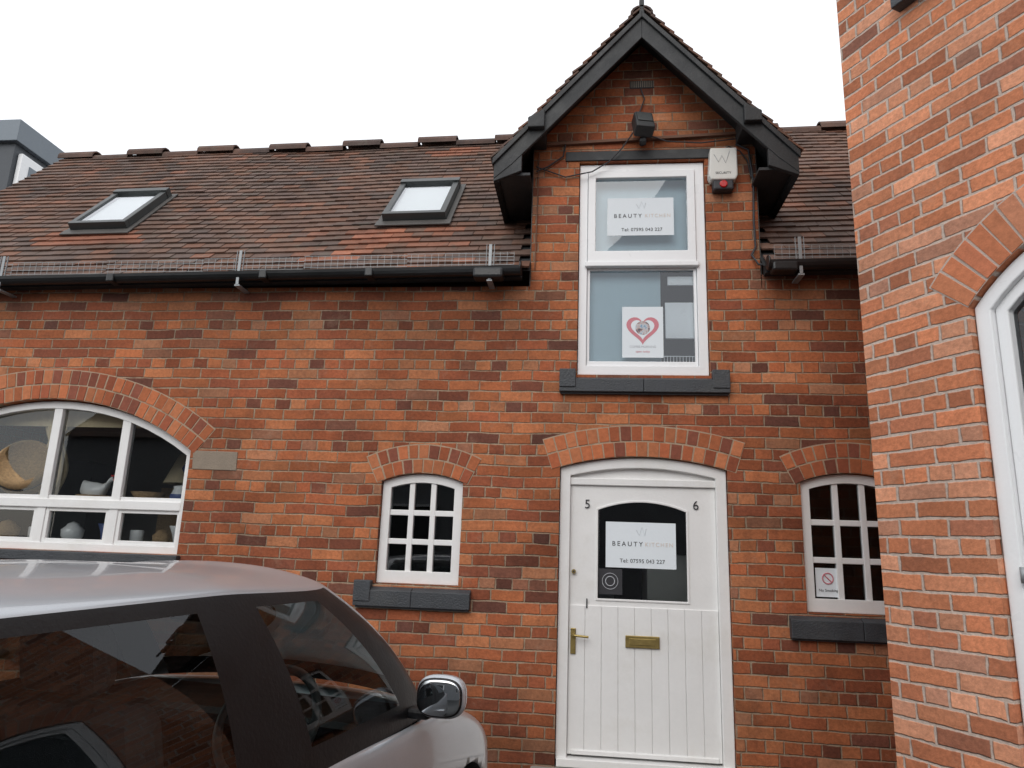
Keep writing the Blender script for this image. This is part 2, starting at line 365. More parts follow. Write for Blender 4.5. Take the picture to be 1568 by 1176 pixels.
# hen-shaped dish: nest bowl, body, tail, head, comb
lathe('hen_nest',D,[(.0,0),(.09,0),(.13,.05),(.135,.065),(.0,.066)],(-3.74,yd,1.775),m_wick)
hv=[];hf=[]
HS=[(-.13,.10,.012),(-.11,.115,.04),(-.06,.10,.065),(0,.085,.075),(.05,.09,.06),(.08,.125,.038),(.095,.165,.028),(.11,.185,.022),(.125,.18,.006)]
for (hx,hz,hr) in HS:
    for i in range(16):
        a=2*math.pi*i/16; hv.append((-3.74+hx,yd+hr*.8*math.cos(a),1.78+hz+hr*math.sin(a)*(1 if hx>-.09 else 1.5)))
for k in range(len(HS)-1):
    for i in range(16):
        j=(i+1)%16; hf.append((k*16+i,k*16+j,(k+1)*16+j,(k+1)*16+i))
mesh('hen_body',D,hv,hf,m_ceram,smooth=True)
boxes('hen_comb',D,[(-3.64,-3.61,yd-.004,yd+.004,1.985,2.0),(-3.615,-3.60,yd-.004,yd+.004,1.955,1.975)],m_red,.003)
lathe('jar',D,[(.0,0),(.06,0),(.07,.08),(.05,.13),(.055,.15),(0,.16)],(-3.06,yd,1.775),m_ceram)
lathe('jar_band',D,[(.069,.05),(.074,.07),(.070,.09)],(-3.06,yd,1.775),m_blue)
lathe('bowl',D,[(0,0),(.05,0),(.12,.10),(.11,.10),(.045,.02)],(-3.32,yd,1.775),m_wick)
lathe('teapot',D,[(0,0),(.06,0),(.09,.05),(.08,.10),(.03,.125),(.015,.15),(0,.155)],(-4.32,yd,1.775),m_ceram)
pots=[(-3.88,m_ceram,1.,.9),(-3.62,m_blue,.7,1.1),(-3.36,m_ceram,.9,.8),(-3.18,m_wick,.8,.7),(-3.02,m_ceram,.8,1.1),(-4.2,m_ceram,1,.8),(-4.42,m_wick,1.1,.9),(-4.8,m_ceram,1,1)]
for i,(x,m,rs,hs) in enumerate(pots):
    pr=[[(0,0),(.05,0),(.075,.05),(.08,.10),(.05,.13),(.04,.15),(.0,.17)],[(0,0),(.03,0),(.05,.02),(.07,.08),(.10,.13),(.09,.13),(0,.03)],[(0,0),(.05,0),(.055,.12),(.05,.13),(0,.13)]][i%3]
    lathe('pot_%d'%i,D,[(r*rs,z*hs) for r,z in pr],(x,yd+.03*(i%2),1.49),m)
o=lathe('wicker_basket',D,[(.0,.0),(.17,.0),(.20,.03),(.22,.15),(.20,.27),(.17,.30),(.16,.27),(.0,.25)],(0,0,0),m_wick); o.location=(-4.37,.36,1.97); o.rotation_euler=(rad(70),0,rad(20))
for k,zz in enumerate((.06,.15,.24)):
    o2=wire('basket_band_%d'%k,D,[( (.222 if zz==.15 else .214)*math.cos(a*.262),(.222 if zz==.15 else .214)*math.sin(a*.262),zz) for a in range(24)],.006,m_intd,True); o2.location=(-4.37,.36,1.97); o2.rotation_euler=(rad(70),0,rad(20))
lathe('plates',D,[(.0,.0),(.17,.0),(.20,.03)],(-4.85,.36,1.80),m_ceram)
vs=[];fs=[]
for i in range(15):
    zt=1.80+i*.045; sp=.05+.07*abs(math.cos((i-5)*.33))
    for j in range(33):
        a=2*math.pi*j/32; vs.append((-4.14+sp*math.cos(a)*(1+.15*math.sin(9*a)),.24+.04*math.sin(a)*(1+.4*math.sin(8*a)),zt))
for i in range(14):
    for j in range(32): fs.append((i*33+j,i*33+j+1,(i+1)*33+j+1,(i+1)*33+j))
mesh('curtain',D,vs,fs,m_cream,smooth=True)
box('roller_blind',D,-5.15,-2.92,.20,.215,2.36,2.60,m_cream)
box('dresser',D,-4.0,-3.0,1.5,1.8,.1,2.0,m_wick); box('dresser_b',D,-5.4,-4.5,1.2,1.6,.1,2.2,m_intd)
lathe('lamp_shade',D,[(.20,0),(.10,.25),(0,.25)],(-3.45,1.0,2.0),m_cream); lathe('big_pot',D,[(0,0),(.1,0),(.17,.15),(.1,.3),(.12,.34)],(-3.15,.7,1.95),m_blue)
# --- sash window upper
ring('upper_window_frame',H,rect(-.09,.82,2.767,4.402),rect(-.03,.755,2.835,4.345),.03,.12,m_upvc,.004)
ring('top_sash',H,rect(-.028,.753,3.60,4.343),rect(.03,.695,3.70,4.285),.015,.075,m_upvc,.006)
box('meeting_rail',H,-.045,.77,.002,.10,3.575,3.612,m_upvc,.006)
ring('bottom_sash',H,rect(-.028,.753,2.837,3.573),rect(-.008,.733,2.872,3.56),.05,.09,m_upvc,.003)
poly('top_sash_glass',H,rect(.02,.70,3.69,4.29),.045,m_glassu); poly('bottom_sash_glass',H,rect(-.02,.745,2.86,3.57),.07,m_glassu)
box('window_board',H,-.09,.82,.13,.34,2.78,2.80,m_upvc)
box('upper_blind',H,-.09,.81,.13,.135,3.59,4.38,m_blind)
box('lower_blind',H,-.09,.505,.13,.135,2.81,3.58,m_blind)
boxes('stacked_boxes',H,[(.555,.80,.105,.12,3.465,3.53),(.535,.74,.105,.125,3.06,3.33)],m_upvc)
boxes('white_rack',H,[(.50+.022*i,.503+.022*i,.105,.108,2.81,2.93) for i in range(12)]+[(.50,.75,.109,.112,2.925,2.93)],m_upvc)
def card(name,x0,x1,z0,z1,y,mat=m_paper):
    e=empty(name); box('sheet',e,x0,x1,y,y+.002,z0,z1,mat); return e
def beauty(nm,x0,x1,z0,z1,y):
    e=card(nm,x0,x1,z0,z1,y); w=x1-x0; yy=y-.0015; cz=(z0+z1)/2
    text('title',e,'BEAUTY',x0+w*.31,yy,cz+.005,.043,m_ink,1.45); text('title_b',e,'KITCHEN',x0+w*.76,yy,cz+.005,.038,m_peach,1.25)
    text('phone',e,'Tel: 07595 043 227',x0+w*.52,yy,z0+.045,.036,m_ink,1.05)
    wire('logo',e,[(x0+w*.44,yy,z1-.05),(x0+w*.48,yy,z1-.085),(x0+w*.52,yy,z1-.03),(x0+w*.56,yy,z1-.085),(x0+w*.58,yy,z1-.04)],.0012,m_greyink)
beauty('beauty_sign',.115,.60,3.83,4.13,.0425); beauty('door_sign',.115,.58,1.455,1.755,.082)
e=card('heart_poster',.225,.515,2.905,3.285,.067)
hp=[]
for i in range(40):
    a=2*math.pi*i/40; hp.append((.37+.0072*16*math.sin(a)**3, 3.12+.0072*(13*math.cos(a)-5*math.cos(2*a)-2*math.cos(3*a)-math.cos(4*a))))
poly('heart',e,hp,.0660,m_pink)
poly('heart_centre',e,[(.37+(x-.37)*.72,3.12+(z-3.12)*.72+.002) for x,z in hp],.0652,m_paper)
m_photo=M('poster_photo'); t=NT(m_photo); P_=t.new('ShaderNodeTexCoord').outputs['Object']
t.out(t.bsdf(t.ramp(t.noise(P_,38,3),[(.35,(.08,.09,.12)),(.45,(.45,.32,.3)),(.55,(.6,.62,.65)),(.65,(.2,.35,.5))]),.6))
poly('heart_picture',e,[(x,z) for x,y,z in circ(.37,0,3.125,.052)],.0646,m_photo)
text('line_a',e,'COFFEE MORNING',.37,.0662,2.985,.022,m_greyink); text('line_b',e,'open today',.37,.0662,2.95,.022,m_pink)
# --- dormer details
box('lintel',H,-.20,.875,-.012,.08,4.418,4.495,m_black,.004)
mesh('ledge',H,[(-.44,-.03,4.54),(1.19,-.03,4.60),(1.19,.0,4.60),(-.44,.0,4.54),(-.44,-.03,4.56),(1.19,-.03,4.62),(1.19,.0,4.64),(-.44,.0,4.58)],BF,m_rust)
box('vent_frame',H,.280,.465,-.004,.01,5.025,5.09,m_black)
boxes('vent_slots',H,[(.288+i*.0142,.288+i*.0142+.006,-.009,-.003,5.032,5.083) for i in range(13)],m_conc)
box('cheek_left',H,-.44,-.25,.25,1.75,3.3,4.6,m_brick); box('cheek_right',H,1.0,1.19,.25,1.75,3.3,4.6,m_brick)
box('cheek_left_lead',H,-.447,-.442,.0,.9,3.4,4.6,m_lead); box('cheek_right_lead',H,1.192,1.197,.0,.9,3.4,4.6,m_lead)
DX=.355; TP=1.105; APZ=5.51; an=math.atan(TP)
def zr(x): return APZ-TP*abs(x-DX)
for sgn,nm in ((-1,'left'),(1,'right')):
    def P(d,o): return (DX+sgn*d, APZ-TP*d-o)
    prism('bargeboard_'+nm,H,[P(0,.045),P(1.06,.045),P(1.06,.20),P(.93,.23),P(0,.25)],-.275,-.245,m_black,.004)
    prism('barge_moulding_'+nm,H,[P(0,.035),P(1.07,.035),P(1.07,.085),P(0,.085)],-.295,-.272,m_black,.004)
    prism('dormer_soffit_'+nm,H,[P(0,.06),P(1.04,.06),P(1.04,.085),P(0,.085)],-.244,1.7,m_black)
    prism('eaves_fascia_'+nm,H,[P(1.03,.06),P(1.06,.06),P(1.06,.22),P(1.03,.22)],-.244,.9,m_black)
    ez=APZ-TP*1.06
    prism('eaves_soffit_'+nm,H,[(DX+sgn*.80,ez-.16),(DX+sgn*1.04,ez-.16),(DX+sgn*1.04,ez-.14),(DX+sgn*.80,ez-.14)],-.24,.9,m_black)
    prism('purlin_end_'+nm,H,[(DX+sgn*.70,4.52),(DX+sgn*.82,4.52),(DX+sgn*.82,4.60),(DX+sgn*.70,4.66)],-.32,-.0,m_black,.006)
    prism('barge_foot_'+nm,H,[(DX+sgn*.86,4.20),(DX+sgn*1.06,4.12),(DX+sgn*1.06,4.30),(DX+sgn*.86,4.50)],-.27,-.23,m_black,.004)
box('finial',H,DX-.018,DX+.018,-.29,-.25,5.42,5.585,m_black,.006)
# --- tiles
TPAL=[(.120,.076,.058),(.132,.080,.060),(.145,.085,.062),(.115,.078,.064),(.155,.086,.060),(.102,.070,.058),(.128,.083,.068),(.175,.085,.055)]
def tiles(name,parent,O,Uv,S,N,L,Hh,skip=None,red=None,gauge=.1,tw=.165):
    O=Vector(O);Uv=Vector(Uv).normalized();S=Vector(S).normalized();N=Vector(N).normalized()
    vs=[];fs=[];cc=[]
    rows=int(Hh/gauge)+1; cols=int(L/tw)+2
    for r in range(rows):
        for c in range(cols):
            u0=c*tw-(tw/2 if r%2 else 0)+random.uniform(-.002,.002); u1=u0+tw-.003
            u0=max(u0,0); u1=min(u1,L)
            if u1-u0<.02: continue
            s0=r*gauge+random.uniform(-.002,.002); s1=min(s0+gauge*1.25,Hh+.02)
            ctr=O+Uv*((u0+u1)/2)+S*s0
            if skip and skip(ctr): continue
            sag=.014*math.sin(ctr.x*1.1+1)+.006*math.sin(ctr.x*3.1+r*.05)
            n0=.024+random.uniform(-.001,.0028)+sag; n1=.008+sag; j=random.uniform(-.0018,.0018); b=len(vs)
            if random.random()<.03: n0+=.006; s0-=.006
            for (u,s,n) in ((u0,s0,n0-.014+j),(u1,s0,n0-.014-j),(u1,s1,n1-.012),(u0,s1,n1-.012),(u0,s0,n0+j),(u1,s0,n0-j),(u1,s1,n1),(u0,s1,n1)):
                vs.append(O+Uv*u+S*s+N*n)
            col=vcol(TPAL,.18)
            if red and red(ctr) and random.random()<.75: col=vcol([(.24,.095,.055),(.28,.11,.065)])
            if random.random()<.015: col=vcol([(.22,.10,.065)])
            cc+=[col]*8; fs+=[tuple(b+k for k in f) for f in BF]
    return mesh(name,parent,vs,fs,m_tile,cols=cc)
sl=.0139; c48,s48=math.cos(rad(48)),math.sin(rad(48)); RL=3.15
def red(c): return (-4.75<c.x<-3.75 and .24<c.y<.46) or (-1.95<c.x<-.95 and .16<c.y<.40) or (-1.75<c.x<-1.2 and 1.7<c.y<1.9) or (-2.2<c.x<-1.7 and .02<c.y<.15)
def skipm(c): return (-.46<c.x<1.21 and c.y<1.45 and c.z<zr(c.x)-.02)
Ux=Vector((1,0,sl)).normalized()
tiles('main_roof_tiles',H,(-6.05,-.10,3.52+sl*-6.05),Ux,(0,c48,s48),(0,-s48,c48),10.4,RL,skipm,red)
def ze(x): return 3.52+sl*x
def rp(x,s,o=-.012): return (x,-.10+c48*s-s48*o,ze(x)+s48*s+c48*o)
for a,b,s0,nm in ((-6.05,-.44,0,'a'),(-.44,1.19,2.3,'b'),(1.19,4.35,0,'c')):
    mesh('roof_underlay_'+nm,H,[rp(a,s0),rp(b,s0),rp(b,RL),rp(a,RL)],[(0,1,2,3)],m_black)
mesh('rear_roof_slope',H,[rp(-6.05,RL),rp(4.35,RL),(4.35,4.3,3.4),(-6.05,4.3,3.4)],[(0,1,2,3)],m_tile,cols=[(.09,.06,.05)]*4)
d_c,d_s=math.cos(an),math.sin(an); DL=1.08/d_c
tiles('dormer_tiles_left',H,(DX-1.075,-.29,APZ-TP*1.075-.03),(0,1,0),(d_c,0,d_s),(-d_s,0,d_c),2.1,DL-.02)
tiles('dormer_tiles_right',H,(DX+1.075,-.29,APZ-TP*1.075-.03),(0,1,0),(-d_c,0,d_s),(d_s,0,d_c),2.1,DL-.02)
def ridge(name,parent,pts,dirv):
    vs=[];fs=[];cc=[]; d=Vector(dirv).normalized(); side=d.cross(Vector((0,0,1))).normalized(); up=side.cross(d)
    for (p,L,r) in pts:
        p=Vector(p); b=len(vs); c=vcol([(.085,.055,.046),(.075,.052,.045),(.10,.062,.05)]); n=9
        for e in (0,L):
            for q in (r,r-.016):
                for i in range(n):
                    a=math.pi*(-.05+1.1*i/(n-1)); vs.append(p+d*e+side*(math.cos(a)*q)+up*(math.sin(a)*q*.85)); cc.append(c)
        for i in range(n-1):
            fs+=[(b+i,b+i+1,b+2*n+i+1,b+2*n+i),(b+n+i,b+3*n+i,b+3*n+i+1,b+n+i+1),(b+i,b+n+i,b+n+i+1,b+i+1),(b+2*n+i,b+2*n+i+1,b+3*n+i+1,b+3*n+i)]
    return mesh(name,parent,vs,fs,m_tile,cols=cc)
ry=-.10+c48*RL; pts=[]; x=-6.08
while x<4.2:
    z=ze(x)+s48*RL+.006*math.sin(x*2.3)
    pts.append(((x,ry,z-.025),.42,.120)); pts.append(((x+.42,ry,z-.055),.42,.105)); x+=.84
ridge('ridge_tiles',H,pts,(1,0,sl))
ridge('dormer_ridge_tiles',H,[((DX,-.29+.3*i,APZ-.055),.295,.085) for i in range(7)],(0,1,0))
def skylight(name,xa,xb):
    e=empty(name); s0=(.48+.10)/c48; s1=(1.02+.10)/c48
    def q(x,s,o): return (x,-.10+c48*s-s48*o,ze(x)+.02+s48*s+c48*o)
    def slab(nm,a,b,c,d,o0,o1,mat):
        mesh(nm,e,[q(a,c,o0),q(b,c,o0),q(b,d,o0),q(a,d,o0),q(a,c,o1),q(b,c,o1),q(b,d,o1),q(a,d,o1)],BF,mat,bevel=.004)
    w=.05
    slab('bottom_rail',xa,xb,s0,s0+w,.0,.095,m_alu); slab('top_hood',xa-.005,xb+.005,s1-w*1.5,s1,.0,.11,m_alu)
    slab('rail_a',xa,xa+w,s0+w,s1-w*1.5,.0,.093,m_alu); slab('rail_b',xb-w,xb,s0+w,s1-w*1.5,.0,.093,m_alu)
    slab('flash_a',xa-.045,xa-.002,s0-.03,s1+.04,.016,.030,m_lead); slab('flash_b',xb+.002,xb+.045,s0-.03,s1+.04,.016,.030,m_lead)
    slab('apron',xa-.05,xb+.05,s0-.09,s0-.003,.018,.032,m_lead); slab('head_flash',xa-.045,xb+.045,s1+.002,s1+.04,.016,.029,m_lead)
    mesh('glass',e,[q(xa+w,s0+w,.08),q(xb-w,s0+w,.08),q(xb-w,s1-w,.08),q(xa+w,s1-w,.08)],[(0,1,2,3)],m_vel)
    mesh('blind',e,[q(xa+w,s0+w,.045),q(xb-w,s0+w,.045),q(xb-w,s1-w,.045),q(xa+w,s1-w,.045)],[(0,1,2,3)],m_blindw)
skylight('roof_skylight',-4.54,-4.01); skylight('roof_skylight',-1.735,-1.20)
def gutter(name,xa,xb):
    vs=[];fs=[];n=9
    for x in (xa,xb):
        for r in (.050,.045):
            for i in range(n):
                a=math.pi+math.pi*i/(n-1); vs.append((x,-.135+r*math.cos(a),ze(x)+r*math.sin(a)*1.15))
    for i in range(n-1):
        fs+=[(i,i+1,2*n+i+1,2*n+i),(n+i,3*n+i,3*n+i+1,n+i+1),(i,n+i,n+i+1,i+1),(2*n+i,2*n+i+1,3*n+i+1,3*n+i)]
    fs+=[(0,2*n,3*n,n),(n-1,2*n-1,4*n-1,3*n-1)]
    mesh(name,H,vs,fs,m_gutter)
    mesh(name+'_fascia',H,[(xa,-.07,ze(xa)-.05),(xb,-.07,ze(xb)-.05),(xb,-.0,ze(xb)-.05),(xa,-.0,ze(xa)-.05),(xa,-.07,ze(xa)+.02),(xb,-.07,ze(xb)+.02),(xb,-.0,ze(xb)+.02),(xa,-.0,ze(xa)+.02)],BF,m_black)
    for i,x in enumerate([xa+.002,xb-.002]): cyl(name+'_cap_%d'%i,H,(x,-.135,ze(x)-.003),.05,.012,'x',m_gutter)
gutter('gutter',-6.1,-.50); gutter('gutter_b',1.21,4.3)
box('gutter_outlet',H,-.84,-.62,-.19,-.08,3.42,3.50,m_gutter,.02); box('gutter_outlet_b',H,1.23,1.40,-.185,-.08,3.46,3.53,m_gutter,.015)
for i,x in enumerate((-5.5,-3.6,-2.4,-1.6)): box('gutter_joint_%d'%i,H,x-.03,x+.03,-.192,-.08,ze(x)-.064,ze(x)+.004,m_gutter,.01)
def guard(name,xa,xb,brs):
    e=empty(name); l=[]; yb=-.155; n=int((xb-xa)/.9)
    for k in range(4):
        z=.02+k*.03
        for i in range(n+1):
            a=xa+(xb-xa)*i/(n+1); b=xa+(xb-xa)*(i+1)/(n+1); w=random.uniform(-.004,.004)
            l.append((a,b,yb-.0015,yb+.0015,ze((a+b)/2)+z+w-.0015,ze((a+b)/2)+z+w+.0015))
    x=xa
    while x<xb: l.append((x,x+.0022,yb-.001,yb+.001,ze(x)+.015,ze(x)+.112)); x+=.05
    boxes('mesh',e,l,m_galv)
    l=[]
    for x in brs: l+=[(x-.011,x+.011,yb-.012,yb-.006,ze(x)-.10,ze(x)+.17),(x-.03,x-.026,yb-.010,yb,ze(x)+.0,ze(x)+.17),(x+.026,x+.03,yb-.010,yb,ze(x)+.0,ze(x)+.17),(x-.02,x+.02,yb-.01,.0,ze(x)-.11,ze(x)-.098)]
    boxes('brackets',e,l,m_galv,.001)
guard('snow_guard',-6.0,-.55,(-4.52,-2.6,-.72)); guard('snow_guard',1.25,4.2,(1.42,3.3))
# ---- door
ring('door_frame',H,outline(-.196,.911,.27,2.11,2.186),outline(-.196,.911,.20,2.11,2.186,.07),.03,.14,m_white,.005)
poly('door_head_panel',H,[(-.13,1.98),(.845,1.98)]+outline(-.196,.911,.27,2.11,2.186,.065)[2:],.07,m_white)
box('door_head_rail',H,-.13,.845,.045,.12,1.995,2.045,m_white,.006)
leaf=box('door_leaf',H,-.125,.84,.065,.11,.30,1.992,m_white)
G=(.055,.655,1.245,1.835,1.895)
cut(leaf,[prism('c',None,outline(*G),-.2,.3,m_white)])
ring('door_glazing_bead',H,outline(*G,w=-.006),outline(*G,w=.008),.058,.075,m_white,.003)
poly('door_glass',H,outline(*G,w=.0),.086,m_glass)
n=9;W=(.84+.125)/n
boxes('door_planks',H,[(-.125+i*W+.0015,-.125+(i+1)*W-.0015,.057,.067,.30,1.205) for i in range(n)],m_white,.002)
box('weather_bar',H,-.10,.82,.045,.066,.30,.33,m_white,.006)
box('threshold',H,-.19,.905,.0,.14,.235,.285,m_white,.005)
box('letter_plate',H,.243,.462,.044,.056,.955,1.03,m_brass,.003); box('letter_flap',H,.268,.437,.040,.045,.972,1.013,m_brass,.002)
box('handle_plate',H,-.112,-.078,.046,.056,.90,1.06,m_brass,.003)
wire('lever',H,[(-.095,.05,1.02),(-.095,.01,1.02),(-.08,.002,1.018),(.005,.006,1.012)],.008,m_brass)
cyl('keyhole',H,(-.097,.054,1.42),.014,.02,'y',m_brass); cyl('keyhole_dark',H,(-.097,.045,1.42),.006,.01,'y',m_ink)
for s,x,z,sz in (('5',-.01,1.865,.085),('6',.712,1.875,.085)): text('number_'+s,H,s,x,.058,z,sz,m_ink)
text('number_1',H,'1',-.008,.0535,1.215,.09,m_ink)
e=card('door_notice',.065,.225,1.28,1.445,.083,m_ink); wire('ring_a',e,circ(.145,.0815,1.365,.052),.002,m_greyink,True); wire('ring_b',e,circ(.145,.0815,1.365,.030),.003,m_greyink,True)
box('step',H,-.35,1.05,-.28,.24,.0,.232,m_stone,.01)
e=card('no_smoking_sign',1.46,1.61,1.32,1.50,.062)
wire('ring',e,circ(1.535,.060,1.435,.033),.004,m_pink,True); wire('bar',e,[(1.511,.060,1.459),(1.559,.060,1.411)],.004,m_pink); text('words',e,'No Smoking',1.535,.0605,1.36,.024,m_ink)
A=empty('alarm_box')
prism('case',A,[(.855,4.20),(1.03,4.20),(1.045,4.235),(1.045,4.455),(.855,4.455),(.84,4.235)],-.085,-.003,m_offw,.010)
box('base',A,.87,1.015,-.08,-.003,4.125,4.20,m_ink,.012); cyl('beacon',A,(.942,-.06,4.165),.028,.06,'y',m_red,bevel=.006)
wire('mark',A,[(.88,-.087,4.40),(.91,-.087,4.34),(.935,-.087,4.39),(.96,-.087,4.33),(.99,-.087,4.42)],.002,m_greyink); text('mark_b',A,'SECURITY',.942,-.0865,4.25,.025,m_ink)
Fl=empty('floodlight'); box('arm',Fl,.355,.385,-.10,-.004,4.53,4.57,m_black,.004)
o=box('lamp_head',Fl,-.07,.07,-.05,.05,-.09,.09,m_black,.012); o.location=(.37,-.13,4.63); o.rotation_euler=(rad(-25),0,rad(12))
o=box('lamp_glass',Fl,-.055,.055,-.058,-.05,-.03,.075,m_alu,.003); o.location=(.37,-.13,4.63); o.rotation_euler=(rad(-25),0,rad(12))
box('sensor',Fl,.345,.395,-.12,-.06,4.50,4.54,m_black,.008)
Cb=empty('cable')
wire('run_a',Cb,[(.36,-.02,5.02),(.39,-.02,4.92),(.35,-.02,4.80),(.37,-.03,4.66)],.005,m_ink)
wire('run_b',Cb,[(-.2,-.02,4.56),(-.22,-.02,4.45),(-.33,-.02,4.37),(-.42,-.02,4.33)],.006,m_ink)
wire('run_c',Cb,[(.30,-.08,4.6),(.22,-.05,4.49),(.12,-.03,4.39),(.0,-.02,4.32),(-.2,-.02,4.28),(-.42,-.02,4.37)],.005,m_ink)
wire('run_d',Cb,[(1.05,-.02,4.52),(1.14,-.02,4.47),(1.165,-.02,4.2),(1.155,-.02,3.9),(1.16,-.02,3.70),(1.13,-.02,3.64),(1.17,-.04,3.56),(1.24,-.06,3.55)],.008,m_ink)
wire('run_e',Cb,[(.40,-.05,4.6),(.55,-.03,4.55),(.8,-.03,4.53),(1.1,-.03,4.56)],.005,m_ink)
wire('run_f',Cb,[(.94,-.02,4.46),(1.0,-.02,4.50),(1.08,-.02,4.46),(1.13,-.02,4.38),(1.15,-.02,4.25)],.005,m_ink)
wire('run_g',Cb,[(-.40,-.02,4.5),(-.405,-.015,4.0),(-.41,-.015,3.55)],.004,m_rust)
# ================================================================= NEAR BUILDING (own local frame: x along the wall, z up, front faces -y)
N=empty('brick_building',(1.311,-1.424,0),math.atan2(-.866,.5))
NWn=(.52,1.72,.72,2.60,2.875)
nw=prism('street_wall',N,[(0,-.2),(5.2,-.2),(5.2,6.2),(0,6.2)],0,.30,m_brick2)
cut(nw,[prism('c',N,outline(*NWn),-.4,.6,m_brick2),prism('c',N,rect(.42,1.8,4.27,5.6),-.4,.6,m_brick2)])
box('return_wall',N,0,.30,.302,2.3,-.2,6.2,m_brick2); box('flat_roof',N,.0,5.2,.0,2.3,6.2,6.3,m_lead)
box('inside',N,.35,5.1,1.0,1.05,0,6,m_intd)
NP=[(.50,.175,.085),(.56,.21,.105),(.45,.155,.08),(.60,.25,.14)]
arch_bricks('window_arch',N,NWn[0],NWn[1],NWn[3],NWn[4],1,.215,-.004,pal=NP,mort=m_mort2)
ring('window_frame',N,outline(NWn[0]+.005,NWn[1]-.005,NWn[2],NWn[3],NWn[4]-.006),outline(NWn[0]+.005,NWn[1]-.005,NWn[2],NWn[3],NWn[4]-.006,.065),.03,.13,m_upvc,.006)
q=(NWn[0]+.072,NWn[1]-.072,NWn[2]+.07,NWn[3]-.02,NWn[4]-.073)
ring('sash_frame',N,outline(*q),outline(*q,w=.05),.055,.12,m_upvc,.006)
poly('window_glass',N,outline(*q,w=.03),.09,m_glass)
box('window_sill',N,.50,1.74,-.04,.05,.65,.718,m_blueb,.006)
box('upper_sill',N,.35,1.87,-.06,.06,4.17,4.268,m_blueb,.006); ring('upper_frame',N,rect(.43,1.79,4.27,5.59),rect(.49,1.73,4.34,5.53),.03,.1,m_upvc); poly('upper_glass',N,rect(.48,1.74,4.33,5.54),.07,m_glass)
cyl('window_stay',N,(.60,.02,1.52),.012,.06,'z',m_galv)
# ================================================================= other buildings, ground
B=empty('modern_building')
box('walls',B,-15,-8.78,4.08,12,0,7.35,m_zinc); box('fascia',B,-15.1,-8.70,4.0,12.1,7.35,7.71,m_zincl,.01)
box('window_frame',B,-8.775,-8.70,4.16,6.2,6.3,7.22,m_upvc,.01); box('window_glass',B,-8.699,-8.69,4.32,6.0,6.45,7.08,m_zincl)
boxes('seams',B,[(-14.9+i*.5,-14.87+i*.5,4.05,4.079,0,7.34) for i in range(12)],m_zinc)
Op=empty('opposite_building')
prism('wall',Op,rect(-14,12,-.2,4.2),-13,-12.7,m_rend)
for i,x in enumerate((-9,-5,-1,3,7)):
    box('window_%d'%i,Op,x,x+1.2,-12.69,-12.66,1.1,2.5,m_alu); ring('window_frame_%d'%i,Op,rect(x-.06,x+1.26,1.04,2.56),rect(x,x+1.2,1.1,2.5),-12.69,-12.6,m_upvc)
mesh('roof',Op,[(-14,-12.5,4.1),(12,-12.5,4.1),(12,-16,6.6),(-14,-16,6.6)],[(0,1,2,3)],m_tile,cols=[(.10,.07,.06)]*4)
mesh('ground',None,[(-300,-300,0),(300,-300,0),(300,300,0),(-300,300,0)],[(0,1,2,3)],m_ground)
# ================================================================= CAR
CAR=empty('parked_car',(-1.542,-2.678,0),rad(78))
m_silver=M('silver_car_paint'); t=NT(m_silver); P_=t.new('ShaderNodeTexCoord').outputs['Object']
fl=t.noise(P_,900,1); cc_=t.mix(t.mr(fl,.3,.7),(.43,.46,.49,1),(.52,.55,.59,1)); dd=t.mr(t.noise(P_,5,4,.7),.4,.8,0,.2); cc_=t.mix(dd,cc_,(.37,.38,.38,1))
t.out(t.bsdf(cc_,.33,.45,None,coat=.6))
m_trim=paint('black_trim',(.008,.008,.009),.4,.2,9,spec=.3); m_rub=paint('rubber',(.02,.02,.02),.8,.2,20); m_seat=paint('seat_fabric',(.09,.09,.10),.9,.3,40)
m_cgl=glass_mat('car_glass',(.50,.56,.55),1.45,.01,.85); m_chrome=paint('chrome',(.75,.76,.78),.12,.03,5,metal=1.)
m_rlens=paint('rear_lens',(.35,.01,.01),.15,.05,8); m_mir=paint('mirror_glass',(.45,.48,.50),.02,.0,5,metal=1.,bump=0); m_wheel=paint('steering_wheel_plastic',(.16,.16,.165),.4,.1,9)
ST=[(-1.93,.50,.62,.70,.34),(-1.88,.70,.76,.82,.28),(-1.74,.79,.90,.94,.24),(-1.52,.82,.935,.95,.22),(-1.40,.83,.94,None,.20),(-.95,.84,.94,None,.19),(-.2,.845,.935,None,.19),(.45,.845,.93,None,.19),(.86,.84,.925,None,.19),(.97,.835,.92,.97,.19),(1.2,.82,.875,.93,.19),(1.48,.80,.80,.865,.20),(1.70,.745,.70,.765,.21),(1.84,.63,.60,.64,.23),(1.91,.43,.52,.55,.28)]
vs=[];fs=[];mi=[];rowsN=9
for (x,w,zs_,zc_,zb) in ST:
    p4=min(.68,zs_-.08); pr=[(0,zb),(.80*w,zb),(.965*w,zb+.09),(w,min(.42,zs_-.16)),(w,p4),(.965*w,zs_)]
    if zc_ is None: pr+=[(.90*w,zs_+.002),(.84*w,.60),(0,.60)]
    else: pr+=[(.84*w,zs_+.025),(.5*w,zc_-.012),(0,zc_)]
    for y,z in pr+[(-y,z) for y,z in pr[-2:0:-1]]: vs.append((x,y,z))
K=2*rowsN-2
for i in range(len(ST)-1):
    for k in range(K):
        j=(k+1)%K; fs.append((i*K+k,i*K+j,(i+1)*K+j,(i+1)*K+k))
        cab=ST[i][3] is None or ST[i+1][3] is None
        mi.append(1 if (cab and 6<=k<=9) or k in (0,K-1) else 0)
fs+= [tuple(range(K))[::-1],tuple((len(ST)-1)*K+k for k in range(K))]; mi+=[0,0]
body=fixn(mesh('body',CAR,vs,fs,[m_silver,m_trim],mi,smooth=True))
sb=body.modifiers.new('s','SUBSURF'); sb.levels=3; sb.render_levels=3
